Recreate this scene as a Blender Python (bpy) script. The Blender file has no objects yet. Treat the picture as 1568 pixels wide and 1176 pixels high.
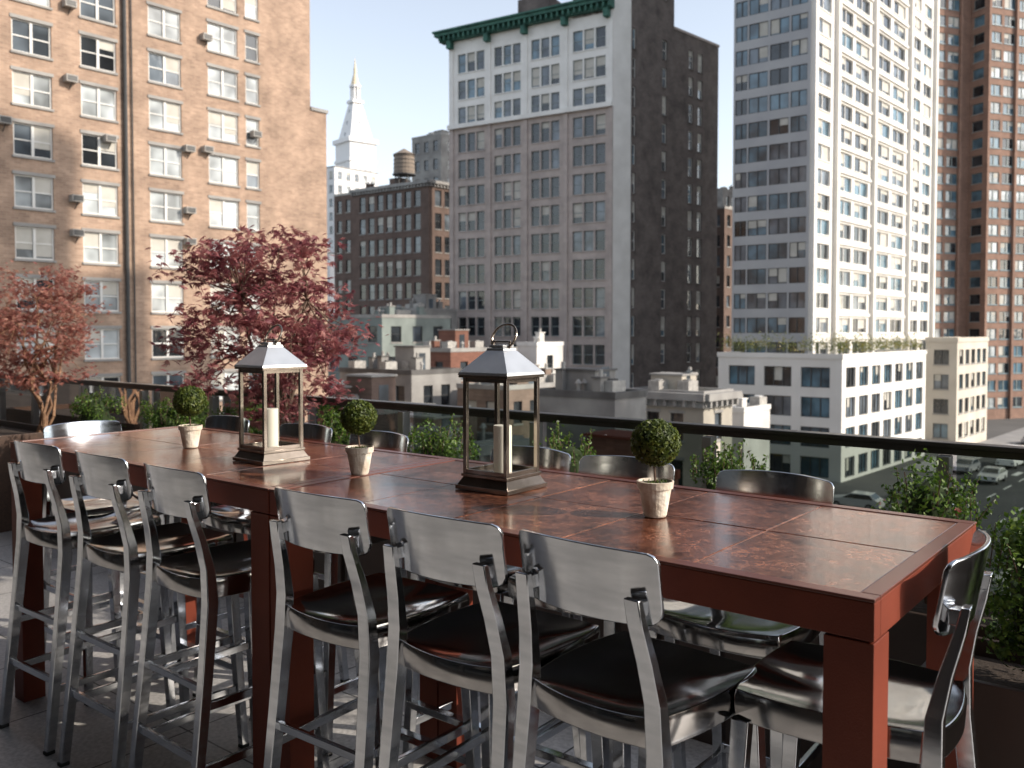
import bpy,bmesh,math,random
from mathutils import Vector,Matrix
R=random.Random(7)
F=1360.0
U=Vector((-.78,.626,0)).normalized(); V=Vector((.626,.78,0)).normalized()
ROT=math.atan2(-.626,.78)
def T(u,v,z=0): return U*u+V*v+Vector((0,0,z))
SUN_EL=math.radians(28); SAZ=Vector((.970,-.242,0)).normalized()
GZ=-14.0

# ---------------- materials ----------------
def new(name):
    m=bpy.data.materials.new(name); m.use_nodes=True
    nt=m.node_tree; b=nt.nodes['Principled BSDF']; return m,nt,b
def N(nt,t,**k):
    n=nt.nodes.new(t)
    for a,v in k.items(): setattr(n,a,v)
    return n
def ramp2(nt,fac,c1,c2,p1=.35,p2=.65):
    r=N(nt,'ShaderNodeValToRGB'); nt.links.new(fac,r.inputs[0])
    r.color_ramp.elements[0].position=p1; r.color_ramp.elements[1].position=p2
    r.color_ramp.elements[0].color=(*c1,1); r.color_ramp.elements[1].color=(*c2,1); return r
def pmat(name,c,c2=None,rough=.6,metal=0,scale=4,bump=0,bscale=40,detail=6,rvar=0,coat=0,stretch=None,spec=None,bdist=.01):
    m,nt,b=new(name)
    if c2 is None: c2=tuple(x*.8 for x in c)
    tc=N(nt,'ShaderNodeTexCoord'); vec=tc.outputs['Object']
    if stretch:
        mp=N(nt,'ShaderNodeMapping'); mp.inputs['Scale'].default_value=stretch; nt.links.new(vec,mp.inputs[0]); vec=mp.outputs[0]
    n=N(nt,'ShaderNodeTexNoise'); n.inputs['Scale'].default_value=scale; n.inputs['Detail'].default_value=detail
    nt.links.new(vec,n.inputs['Vector'])
    r=ramp2(nt,n.outputs['Fac'],c,c2); nt.links.new(r.outputs[0],b.inputs['Base Color'])
    b.inputs['Roughness'].default_value=rough; b.inputs['Metallic'].default_value=metal
    b.inputs['Coat Weight'].default_value=coat; b.inputs['Coat Roughness'].default_value=.12
    if spec is not None: b.inputs['Specular IOR Level'].default_value=spec
    if rvar:
        mr=N(nt,'ShaderNodeMapRange'); nt.links.new(n.outputs['Fac'],mr.inputs[0])
        mr.inputs['From Min'].default_value=.3; mr.inputs['From Max'].default_value=.7
        mr.inputs['To Min'].default_value=max(.02,rough-rvar); mr.inputs['To Max'].default_value=rough+rvar
        nt.links.new(mr.outputs[0],b.inputs['Roughness'])
    if bump:
        n2=N(nt,'ShaderNodeTexNoise'); n2.inputs['Scale'].default_value=bscale; n2.inputs['Detail'].default_value=3
        nt.links.new(tc.outputs['Object'],n2.inputs['Vector'])
        bp=N(nt,'ShaderNodeBump'); bp.inputs['Strength'].default_value=bump; bp.inputs['Distance'].default_value=bdist
        nt.links.new(n2.outputs['Fac'],bp.inputs['Height']); nt.links.new(bp.outputs[0],b.inputs['Normal'])
    return m
def brickmat(name,c1,c2,mortar,d,bw=.42,bh=.14,rough=.9,stain=.35):
    m,nt,b=new(name)
    g=N(nt,'ShaderNodeNewGeometry')
    dv=Vector((d[0],d[1],0)).normalized()
    dt=N(nt,'ShaderNodeVectorMath',operation='DOT_PRODUCT'); dt.inputs[1].default_value=dv; nt.links.new(g.outputs['Position'],dt.inputs[0])
    sp=N(nt,'ShaderNodeSeparateXYZ'); nt.links.new(g.outputs['Position'],sp.inputs[0])
    cb=N(nt,'ShaderNodeCombineXYZ'); nt.links.new(dt.outputs['Value'],cb.inputs[0]); nt.links.new(sp.outputs[2],cb.inputs[1])
    br=N(nt,'ShaderNodeTexBrick'); nt.links.new(cb.outputs[0],br.inputs['Vector'])
    br.inputs['Color1'].default_value=(*c1,1); br.inputs['Color2'].default_value=(*c2,1); br.inputs['Mortar'].default_value=(*mortar,1)
    br.inputs['Scale'].default_value=1; br.inputs['Brick Width'].default_value=bw; br.inputs['Row Height'].default_value=bh; br.inputs['Mortar Size'].default_value=.012
    n=N(nt,'ShaderNodeTexNoise'); n.inputs['Scale'].default_value=.5; n.inputs['Detail'].default_value=8; n.inputs['Roughness'].default_value=.65
    nt.links.new(g.outputs['Position'],n.inputs['Vector'])
    r=ramp2(nt,n.outputs['Fac'],(1-stain,)*3,(1,1,1),.3,.6)
    mx=N(nt,'ShaderNodeMixRGB',blend_type='MULTIPLY'); mx.inputs[0].default_value=1
    nt.links.new(br.outputs['Color'],mx.inputs[1]); nt.links.new(r.outputs[0],mx.inputs[2])
    nt.links.new(mx.outputs[0],b.inputs['Base Color']); b.inputs['Roughness'].default_value=rough
    return m
def winglass(name,c,rough=.06,spec=.8,metal=0):
    m,nt,b=new(name)
    g=N(nt,'ShaderNodeNewGeometry')
    n=N(nt,'ShaderNodeTexNoise'); n.inputs['Scale'].default_value=.45; n.inputs['Detail'].default_value=2
    nt.links.new(g.outputs['Position'],n.inputs['Vector'])
    r=ramp2(nt,n.outputs['Fac'],tuple(x*.45 for x in c),tuple(min(1,x*1.6) for x in c)); nt.links.new(r.outputs[0],b.inputs['Base Color'])
    b.inputs['Roughness'].default_value=rough; b.inputs['Specular IOR Level'].default_value=spec; b.inputs['Metallic'].default_value=metal
    bp=N(nt,'ShaderNodeBump'); bp.inputs['Strength'].default_value=.25; bp.inputs['Distance'].default_value=.05
    n2=N(nt,'ShaderNodeTexNoise'); n2.inputs['Scale'].default_value=.9; nt.links.new(g.outputs['Position'],n2.inputs['Vector'])
    nt.links.new(n2.outputs['Fac'],bp.inputs['Height']); nt.links.new(bp.outputs[0],b.inputs['Normal'])
    return m
def glassmat(name,tint,refl=.12,rough=.02):
    m=bpy.data.materials.new(name); m.use_nodes=True; nt=m.node_tree; nt.nodes.clear()
    o=N(nt,'ShaderNodeOutputMaterial'); tr=N(nt,'ShaderNodeBsdfTransparent'); tr.inputs[0].default_value=(*tint,1)
    gl=N(nt,'ShaderNodeBsdfGlossy'); gl.inputs['Roughness'].default_value=rough
    lw=N(nt,'ShaderNodeLayerWeight'); lw.inputs[0].default_value=refl
    mx=N(nt,'ShaderNodeMixShader'); nt.links.new(lw.outputs['Fresnel'],mx.inputs[0]); nt.links.new(tr.outputs[0],mx.inputs[1]); nt.links.new(gl.outputs[0],mx.inputs[2])
    nt.links.new(mx.outputs[0],o.inputs[0]); return m
def leafmat(name,c1,c2,c3,scale=30,trans=.35,rough=.5):
    m=bpy.data.materials.new(name); m.use_nodes=True; nt=m.node_tree; b=nt.nodes['Principled BSDF']; o=nt.nodes['Material Output']
    tc=N(nt,'ShaderNodeTexCoord'); n=N(nt,'ShaderNodeTexNoise'); n.inputs['Scale'].default_value=scale; n.inputs['Detail'].default_value=2
    nt.links.new(tc.outputs['Object'],n.inputs['Vector'])
    r=N(nt,'ShaderNodeValToRGB'); nt.links.new(n.outputs['Fac'],r.inputs[0]); e=r.color_ramp.elements
    e[0].position=.3; e[0].color=(*c1,1); e[1].position=.7; e[1].color=(*c3,1); x=e.new(.5); x.color=(*c2,1)
    nt.links.new(r.outputs[0],b.inputs['Base Color']); b.inputs['Roughness'].default_value=rough
    t=N(nt,'ShaderNodeBsdfTranslucent'); nt.links.new(r.outputs[0],t.inputs[0])
    mx=N(nt,'ShaderNodeMixShader'); mx.inputs[0].default_value=trans
    nt.links.new(b.outputs[0],mx.inputs[1]); nt.links.new(t.outputs[0],mx.inputs[2]); nt.links.new(mx.outputs[0],o.inputs[0]); return m

# ---------------- mesh builder ----------------
class MB:
    def __init__(s): s.v=[];s.f=[];s.m=[]
    def add(s,vs,fs,m=0):
        i=len(s.v); s.v+=[tuple(p) for p in vs]
        for f in fs: s.f.append(tuple(i+k for k in f)); s.m.append(m)
    def poly(s,pts,m=0): s.add(pts,[tuple(range(len(pts)))],m)
    def obox(s,o,ex,ey,ez,m=0):
        o=Vector(o);ex=Vector(ex);ey=Vector(ey);ez=Vector(ez)
        vs=[o,o+ex,o+ex+ey,o+ey,o+ez,o+ex+ez,o+ex+ey+ez,o+ey+ez]
        s.add(vs,[(0,3,2,1),(4,5,6,7),(0,1,5,4),(1,2,6,5),(2,3,7,6),(3,0,4,7)],m)
    def box(s,c,sz,m=0,rot=0):
        ca,sa=math.cos(rot),math.sin(rot)
        ex=Vector((ca,sa,0))*sz[0]; ey=Vector((-sa,ca,0))*sz[1]; ez=Vector((0,0,sz[2]))
        s.obox(Vector(c)-(ex+ey+ez)/2,ex,ey,ez,m)
    def bar(s,p0,p1,w,h,m=0):
        p0=Vector(p0);p1=Vector(p1);d=(p1-p0).normalized(); sd=d.cross(Vector((0,0,1)))
        if sd.length<1e-3: sd=Vector((1,0,0))
        sd.normalize(); up=sd.cross(d)
        s.obox(p0-sd*w/2-up*h/2,sd*w,p1-p0,up*h,m)
    def sweep(s,pts,sizes,m=0):
        vs=[];fs=[]
        for p,(a,b) in zip(pts,sizes):
            x,y,z=p; vs+=[(x-a/2,y-b/2,z),(x+a/2,y-b/2,z),(x+a/2,y+b/2,z),(x-a/2,y+b/2,z)]
        n=len(pts)
        for i in range(n-1):
            for k in range(4): fs.append((i*4+k,i*4+(k+1)%4,(i+1)*4+(k+1)%4,(i+1)*4+k))
        fs.append((3,2,1,0)); fs.append(tuple((n-1)*4+k for k in range(4))); s.add(vs,fs,m)
    def cyl(s,p0,p1,r0,r1,n=10,m=0,cap=True):
        p0=Vector(p0);p1=Vector(p1);d=(p1-p0)
        if d.length<1e-6: return
        d.normalize()
        a=d.cross(Vector((0,0,1))) if abs(d.z)<.95 else d.cross(Vector((1,0,0)))
        a.normalize(); b=d.cross(a); vs=[]
        for p,r in ((p0,r0),(p1,r1)):
            for i in range(n):
                t=2*math.pi*i/n; vs.append(p+(a*math.cos(t)+b*math.sin(t))*r)
        fs=[(i,(i+1)%n,n+(i+1)%n,n+i) for i in range(n)]
        if cap: fs+=[tuple(range(n-1,-1,-1)),tuple(range(n,2*n))]
        s.add(vs,fs,m)
    def torus(s,c,r,rr,ax1,ax2,n=24,k=6,m=0):
        c=Vector(c);ax1=Vector(ax1);ax2=Vector(ax2);nn=ax1.cross(ax2); vs=[];fs=[]
        for i in range(n):
            t=2*math.pi*i/n; d=ax1*math.cos(t)+ax2*math.sin(t)
            for j in range(k):
                q=2*math.pi*j/k; vs.append(c+d*(r+rr*math.cos(q))+nn*rr*math.sin(q))
        for i in range(n):
            for j in range(k): fs.append((i*k+j,((i+1)%n)*k+j,((i+1)%n)*k+(j+1)%k,i*k+(j+1)%k))
        s.add(vs,fs,m)
    def mesh(s,name,mats,smooth=False,fix=False):
        me=bpy.data.meshes.new(name); me.from_pydata(s.v,[],s.f); 
        for mt in mats: me.materials.append(mt)
        me.polygons.foreach_set('material_index',s.m)
        if fix:
            bm=bmesh.new(); bm.from_mesh(me); bmesh.ops.recalc_face_normals(bm,faces=bm.faces); bm.to_mesh(me); bm.free()
        if smooth:
            me.polygons.foreach_set('use_smooth',[True]*len(me.polygons)); me.set_sharp_from_angle(angle=math.radians(38))
        me.update(); return me
    def obj(s,name,mats,loc=(0,0,0),rz=0,smooth=False,fix=False,bevel=0,parent=None):
        return place(s.mesh(name,mats,smooth,fix),name,loc,rz,bevel,parent)
def place(me,name,loc=(0,0,0),rz=0,bevel=0,parent=None):
    o=bpy.data.objects.new(name,me); bpy.context.collection.objects.link(o)
    o.location=loc; o.rotation_euler=(0,0,rz)
    if bevel:
        b=o.modifiers.new('bevel','BEVEL'); b.width=bevel; b.segments=2; b.limit_method='ANGLE'; b.angle_limit=math.radians(40); b.harden_normals=False
    if parent: o.parent=parent
    return o
def empty(name):
    o=bpy.data.objects.new(name,None); bpy.context.collection.objects.link(o); return o

# ---------------- palette ----------------
M={}
M['alu']=pmat('polished_aluminium',(.64,.66,.69),(.54,.56,.59),rough=.15,metal=1,scale=9,rvar=.05,stretch=(1,1,6),bump=.12,bscale=9,bdist=.004)
M['aluseat']=pmat('polished_seat_aluminium',(.48,.47,.46),(.34,.33,.33),rough=.12,metal=1,scale=7,rvar=.05,bump=.15,bscale=8,bdist=.004)
M['foot']=pmat('rubber_foot',(.02,.02,.02),rough=.7)
M['rust']=pmat('rust_red_powdercoat',(.185,.040,.021),(.145,.031,.017),rough=.5,scale=6,bump=.1,bscale=300,spec=.25)
M['tframe']=pmat('table_top_border',(.14,.042,.026),(.11,.032,.02),rough=.28,scale=6)
M['grout']=pmat('pale_grout',(.32,.17,.12),(.22,.11,.08),rough=.6,scale=20)
def tile(name,a,b,c):
    m,nt,bs=new(name); tc=N(nt,'ShaderNodeTexCoord')
    n=N(nt,'ShaderNodeTexNoise'); n.inputs['Scale'].default_value=70; n.inputs['Detail'].default_value=7; n.inputs['Roughness'].default_value=.78; n.inputs['Distortion'].default_value=.9
    nt.links.new(tc.outputs['Object'],n.inputs['Vector'])
    r=N(nt,'ShaderNodeValToRGB'); nt.links.new(n.outputs['Fac'],r.inputs[0]); e=r.color_ramp.elements
    e[0].position=.40; e[0].color=(*a,1); e[1].position=.62; e[1].color=(*c,1); x=e.new(.5); x.color=(*b,1)
    n2=N(nt,'ShaderNodeTexNoise'); n2.inputs['Scale'].default_value=9; n2.inputs['Detail'].default_value=8; n2.inputs['Roughness'].default_value=.65; nt.links.new(tc.outputs['Object'],n2.inputs['Vector'])
    r2=ramp2(nt,n2.outputs['Fac'],(.38,.36,.36),(1.2,1.15,1.1),.36,.62)
    mx=N(nt,'ShaderNodeMixRGB',blend_type='MULTIPLY'); mx.inputs[0].default_value=1; nt.links.new(r.outputs[0],mx.inputs[1]); nt.links.new(r2.outputs[0],mx.inputs[2])
    nt.links.new(mx.outputs[0],bs.inputs['Base Color'])
    mr=N(nt,'ShaderNodeMapRange'); nt.links.new(n2.outputs['Fac'],mr.inputs[0]); mr.inputs['To Min'].default_value=.05; mr.inputs['To Max'].default_value=.34
    nt.links.new(mr.outputs[0],bs.inputs['Roughness']); bs.inputs['Specular IOR Level'].default_value=.6
    bs.inputs['Coat Weight'].default_value=.25; bs.inputs['Coat Roughness'].default_value=.08
    bp=N(nt,'ShaderNodeBump'); bp.inputs['Strength'].default_value=.15; bp.inputs['Distance'].default_value=.0012; nt.links.new(n.outputs['Fac'],bp.inputs['Height']); nt.links.new(bp.outputs[0],bs.inputs['Normal'])
    return m
M['tile']=[tile('copper_granite_a',(.06,.022,.014),(.17,.058,.032),(.33,.14,.08)),tile('copper_granite_b',(.045,.018,.012),(.135,.048,.028),(.28,.12,.07)),tile('copper_granite_c',(.075,.027,.017),(.20,.074,.040),(.37,.165,.095))]
M['dark']=pmat('dark_metal',(.03,.028,.027),rough=.4)
M['bronze']=pmat('bronze_rail',(.10,.095,.09),(.07,.066,.063),rough=.35,metal=.5)
M['post']=pmat('anodised_post',(.42,.42,.41),(.32,.32,.32),rough=.4,metal=.5)
M['steelroof']=pmat('brushed_steel',(.62,.64,.66),(.52,.54,.56),rough=.4,metal=.8,scale=12)
M['steeldark']=pmat('aged_steel',(.36,.31,.27),(.22,.19,.16),rough=.22,metal=.9,scale=15)
M['glass']=glassmat('lantern_glass',(.93,.95,.94),.12)
M['railglass']=glassmat('tinted_rail_glass',(.30,.35,.33),.24)
M['wax']=pmat('candle_wax',(.82,.77,.68),(.78,.73,.63),rough=.45,scale=5)
M['pot']=pmat('whitewashed_clay',(.74,.69,.60),(.54,.44,.34),rough=.85,scale=22,bump=.3,bscale=80)
M['soil']=pmat('soil',(.05,.035,.025),(.03,.02,.015),rough=1,scale=60,bump=.8)
M['bark']=pmat('bark',(.16,.10,.07),(.09,.06,.045),rough=.9,scale=20,bump=.5)
M['barko']=pmat('maple_bark',(.32,.19,.11),(.2,.11,.07),rough=.8,scale=20,bump=.3)
M['box']=leafmat('boxwood_leaf',(.025,.06,.008),(.075,.15,.02),(.19,.28,.04),40)
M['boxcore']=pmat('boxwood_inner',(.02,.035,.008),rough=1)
M['topi']=leafmat('topiary_leaf',(.035,.06,.010),(.085,.12,.02),(.17,.20,.035),60)
M['maple']=leafmat('maple_leaf_purple',(.15,.035,.055),(.34,.11,.12),(.52,.26,.23),9,trans=.5)
M['maple2']=leafmat('maple_leaf_orange',(.28,.09,.08),(.44,.19,.15),(.56,.32,.24),9,trans=.5)
M['roofplant']=leafmat('roof_plants',(.07,.10,.03),(.17,.19,.05),(.34,.28,.08),1)
M['stree']=leafmat('street_tree_leaf',(.03,.05,.015),(.06,.10,.02),(.10,.15,.03),1)
M['corten']=pmat('brown_planter',(.05,.032,.024),(.035,.022,.017),rough=.45,scale=3)
M['wood']=pmat('cedar',(.07,.036,.022),(.045,.024,.015),rough=.6,scale=4,stretch=(1,14,14))

G={'dk':winglass('window_glass_dark',(.025,.03,.035)),'md':winglass('window_glass_mid',(.10,.12,.14)),'bl':winglass('window_glass_blue',(.07,.13,.17),.04,1.0),
   'li':winglass('window_glass_light',(.36,.39,.40),.12)}
M['white']=pmat('white_paint',(.78,.77,.74),(.66,.65,.62),rough=.6,scale=1)
M['blind']=pmat('window_blind',(.55,.53,.48),(.45,.43,.38),rough=.8,scale=1)
M['frdark']=pmat('dark_window_frame',(.06,.06,.06),rough=.5)
M['frgreen']=pmat('grey_green_frame',(.22,.26,.26),rough=.5)
M['roof']=pmat('tar_roof',(.16,.155,.15),(.09,.085,.08),rough=.95,scale=.5,bump=.3,bscale=3)
M['roofl']=pmat('pale_roof',(.42,.41,.39),(.28,.27,.26),rough=.9,scale=.4)
M['ac']=pmat('ac_unit_metal',(.45,.43,.40),(.3,.29,.27),rough=.6)
M['conc']=pmat('concrete',(.36,.35,.33),(.26,.25,.24),rough=.9,scale=.6)
M['copper']=pmat('copper_patina',(.05,.16,.12),(.025,.09,.07),rough=.7,scale=1)
M['wt']=pmat('water_tank_cedar',(.30,.25,.20),(.2,.16,.13),rough=.9,scale=2,stretch=(8,8,.5))

# ---------------- buildings ----------------
def kx(x): return (x-784)/F
def sline(A,d,x):
    k=kx(x); return (k*A.y-A.x)/(d.x-k*d.y)
def facade(mb,A,B,z0,z1,n,cols,rows,wall=0,glass=(2,),frame=3,sill=4,rec=.22,mv=1,mh=1,fw=.07,sl=True,blind=None,pbl=.25,lintel=False):
    A=Vector((A[0],A[1],0));B=Vector((B[0],B[1],0));L=(B-A).length;d=(B-A)/L;n=Vector((n[0],n[1],0)).normalized()
    P=lambda s,z,o=0: A+d*s+n*o+Vector((0,0,z))
    cols=sorted([(max(a,.05),min(b,L-.05)) for a,b in cols if b>.1 and a<L-.1]); rows=sorted([(a,b) for a,b in rows if a>z0+.05 and b<z1-.05])
    if not rows or not cols:
        mb.poly([P(0,z0),P(L,z0),P(L,z1),P(0,z1)],wall); return
    c=0
    for a,b in cols:
        mb.poly([P(c,z0),P(a,z0),P(a,z1),P(c,z1)],wall); c=b
        z=z0
        for ra,rb in rows:
            mb.poly([P(a,z),P(b,z),P(b,ra),P(a,ra)],wall); z=rb
            mb.poly([P(a,ra,-rec),P(b,ra,-rec),P(b,rb,-rec),P(a,rb,-rec)],R.choice(glass))
            mb.poly([P(a,ra),P(b,ra),P(b,ra,-rec),P(a,ra,-rec)],wall); mb.poly([P(a,rb),P(b,rb),P(b,rb,-rec),P(a,rb,-rec)],wall)
            mb.poly([P(a,ra),P(a,rb),P(a,rb,-rec),P(a,ra,-rec)],wall); mb.poly([P(b,ra),P(b,rb),P(b,rb,-rec),P(b,ra,-rec)],wall)
            o=-rec+.005; t=.06
            def fb(s0,s1,za,zb,pr=t): mb.obox(P(s0,za,o),d*(s1-s0),n*pr,Vector((0,0,zb-za)),frame)
            fb(a,a+fw,ra,rb);fb(b-fw,b,ra,rb);fb(a+fw,b-fw,ra,ra+fw);fb(a+fw,b-fw,rb-fw,rb)
            for i in range(1,mv):
                x=a+(b-a)*i/mv; fb(x-fw*.9,x+fw*.9,ra+fw,rb-fw,t*1.3)
            if mh: zm=(ra+rb)/2; fb(a+fw,b-fw,zm-fw*.4,zm+fw*.4,t*.8)
            if blind is not None:
                for i in range(mv):
                    if R.random()<pbl:
                        s0=a+(b-a)*i/mv+fw; s1=a+(b-a)*(i+1)/mv-fw; h=(rb-ra)*R.choice([.3,.45,.5,.7,.9])
                        mb.poly([P(s0,rb-h,-rec+.02),P(s1,rb-h,-rec+.02),P(s1,rb-.02,-rec+.02),P(s0,rb-.02,-rec+.02)],blind)
            if sl: mb.obox(P(a-.08,ra-.14,-.02),d*(b-a+.16),n*.12,Vector((0,0,.137)),sill)
            if lintel: mb.obox(P(a-.1,rb+.003,-.02),d*(b-a+.2),n*.08,Vector((0,0,.2)),sill)
        mb.poly([P(a,z),P(b,z),P(b,z1),P(a,z1)],wall)
    mb.poly([P(c,z0),P(L,z0),P(L,z1),P(c,z1)],wall)
def outn(pts,i):
    c=sum((Vector(p[:2]) for p in pts),Vector((0,0)))/len(pts); a=Vector(pts[i][:2]);b=Vector(pts[(i+1)%len(pts)][:2]); d=b-a; n=Vector((d.y,-d.x)).normalized()
    return n if n.dot(a-c)>0 else -n
def prism(xa,xn,xb,Y,ku=-1.3,kv=.9):
    ka,kn,kb=kx(xa),kx(xn),kx(xb); Nn=Vector((kn*Y,Y)); t=(Nn.x-ka*Y)/(-ku+ka); L=Nn+Vector((ku,1))*t
    t=(kb*Y-Nn.x)/(kv-kb); C=Nn+Vector((kv,1))*t; return [L,Nn,C,L+(C-Nn)]
def parapet(mb,pts,z,h,m,t=.3,proud=.05,edges=None):
    for i in range(len(pts)):
        if edges is not None and i not in edges: continue
        a=Vector((*pts[i][:2],0));b=Vector((*pts[(i+1)%len(pts)][:2],0)); n2=outn(pts,i); n=Vector((n2.x,n2.y,0)); d=(b-a).normalized()
        ext=proud
        mb.obox(a-d*ext-n*t+Vector((0,0,z)),(b-a)+d*2*ext,n*(t+proud),Vector((0,0,h-.003*i)),m)
def auto_cols(L,w,gap,m=.8):
    n=int((L-2*m+gap)/(w+gap)); 
    if n<1: return []
    tot=n*w+(n-1)*gap; s=(L-tot)/2; return [(s+i*(w+gap),s+i*(w+gap)+w) for i in range(n)]
def clutter(mb,pts,z,mats,n=6,big=True):
    a,b,c,d=[Vector((p[0],p[1],0)) for p in pts]
    def q(s,t): return b+(a-b)*s+(c-b)*t
    rot=math.atan2((c-b).y,(c-b).x)
    if big:
        p=q(R.uniform(.35,.7),R.uniform(.45,.75)); hh=R.uniform(1.4,2.4); mb.box(p+Vector((0,0,z+hh/2)),(2.0,2.6,hh),mats[0],rot); mb.box(p+Vector((0,0,z+hh+.06)),(2.2,2.8,.12),mats[1],rot)
        mb.box(p-Vector((math.sin(rot)*-1,math.cos(rot),0))*1.305+Vector((0,0,z+.95)),(.8,.02,1.8),5,rot)
    for i in range(n):
        p=q(R.uniform(.12,.88),R.uniform(.12,.88)); k=R.random()
        if k<.35:
            h=R.uniform(.8,1.7); mb.box(p+Vector((0,0,z+h/2)),(.8,.55,h),mats[0],rot); mb.box(p+Vector((0,0,z+h+.05)),(.95,.7,.1),mats[1],rot)
            mb.cyl(p+Vector((0,0,z+h+.1)),p+Vector((0,0,z+h+.5)),.14,.12,8,mats[2])
        elif k<.7:
            mb.box(p+Vector((0,0,z+.25)),(1.5,1.0,.06),mats[2],rot); mb.box(p+Vector((0,0,z+.7)),(1.3,.9,.85),mats[2],rot)
            mb.cyl(p+Vector((0,0,z+1.13)),p+Vector((0,0,z+1.22)),.33,.33,12,mats[1])
        else:
            mb.cyl(p+Vector((0,0,z)),p+Vector((0,0,z+.9)),.1,.1,8,mats[2]); mb.cyl(p+Vector((0,0,z+.9)),p+Vector((0,0,z+1.15)),.22,.05,8,mats[2])

def left_building():
    wall=brickmat('tan_brick',(.48,.33,.24),(.36,.24,.175),(.45,.35,.27),(.648,.762),stain=.45)
    mats=[wall,M['roof'],G['dk'],M['white'],M['conc'],G['li'],G['md'],M['blind'],M['ac'],M['frdark']]
    mb=MB(); d=Vector((.85,1)).normalized(); P0=Vector((-28.8,52)); A=P0-d*22
    e1=A+d*sline(A,d,478); e2=A+d*sline(A,d,502); back=Vector((-d.y,d.x))*16
    n=Vector((d.y,-d.x))
    px=[(-90,-20),(26,86),(130,184),(233,282),(323,368)]; cols=[(sline(A,d,a),sline(A,d,b)) for a,b in px]
    cols2=[(sline(A,d,380),sline(A,d,400))]
    rows=[(14.7+3*i,16.6+3*i) for i in range(-9,8)]
    sm=sline(A,d,374); Mid=A+d*sm
    facade(mb,A,Mid,GZ,38,n,cols,rows,0,(5,6,5,2,5),3,4,.16,2,1,.085,True,7,.4,True)
    A2=Mid; c2=[(a-sm,b-sm) for a,b in cols2]
    facade(mb,A2,e1,GZ,38,n,c2,rows,0,(5,6,2),3,4,.16,1,1,.085,True,7,.4,True)
    pts=[A,e1,e1+back,A+back]
    for i in (1,2,3):
        a=pts[i];b=pts[(i+1)%4]; mb.poly([(a.x,a.y,GZ),(b.x,b.y,GZ),(b.x,b.y,38),(a.x,a.y,38)],0)
    mb.poly([(p.x,p.y,37.5) for p in pts],1)
    z=18.2; q=[e1,e2,e2+back,e1+back]
    for i in (0,1,2):
        a=q[i];b=q[(i+1)%4]; mb.poly([(a.x,a.y,GZ),(b.x,b.y,GZ),(b.x,b.y,z),(a.x,a.y,z)],0)
    mb.poly([(p.x,p.y,z-.2) for p in q],1)
    a3=Vector((e1.x,e1.y,z));d3=Vector((d.x,d.y,0));n3=Vector((n.x,n.y,0))
    mb.obox(a3-n3*.3,d3*((e2-e1).length+.12),n3*.42,Vector((0,0,.25)),4)
    s=sline(A,d,195); p=A+d*s+n*.18
    mb.cyl((p.x,p.y,GZ),(p.x,p.y,38),.13,.13,8,9)
    s=sline(A,d,206); p=A+d*s+n*.12; mb.cyl((p.x,p.y,GZ),(p.x,p.y,38),.05,.05,6,9)
    for x,y in [(112,120),(10,182),(318,58),(392,203),(290,225),(318,226),(118,300),(118,352),(290,318),(290,365),(112,8),(170,210)]:
        s=sline(A,d,x); p=A+d*s; z=1.5+(500-y)*p.y/F
        mb.obox((p.x-d.x*.34,p.y-d.y*.34,z-.2),d3*.68,n3*.5,Vector((0,0,.42)),8)
        mb.obox((p.x-d.x*.29+n.x*.5,p.y-d.y*.29+n.y*.5,z-.15),d3*.58,n3*.01,Vector((0,0,.32)),9)
        mb.bar(Vector((p.x,p.y,z-.6)),Vector((p.x,p.y,z-.2))+n3*.45,.04,.04,9)
    mb.obj('brick_apartment_building',mats)
left_building()

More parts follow.
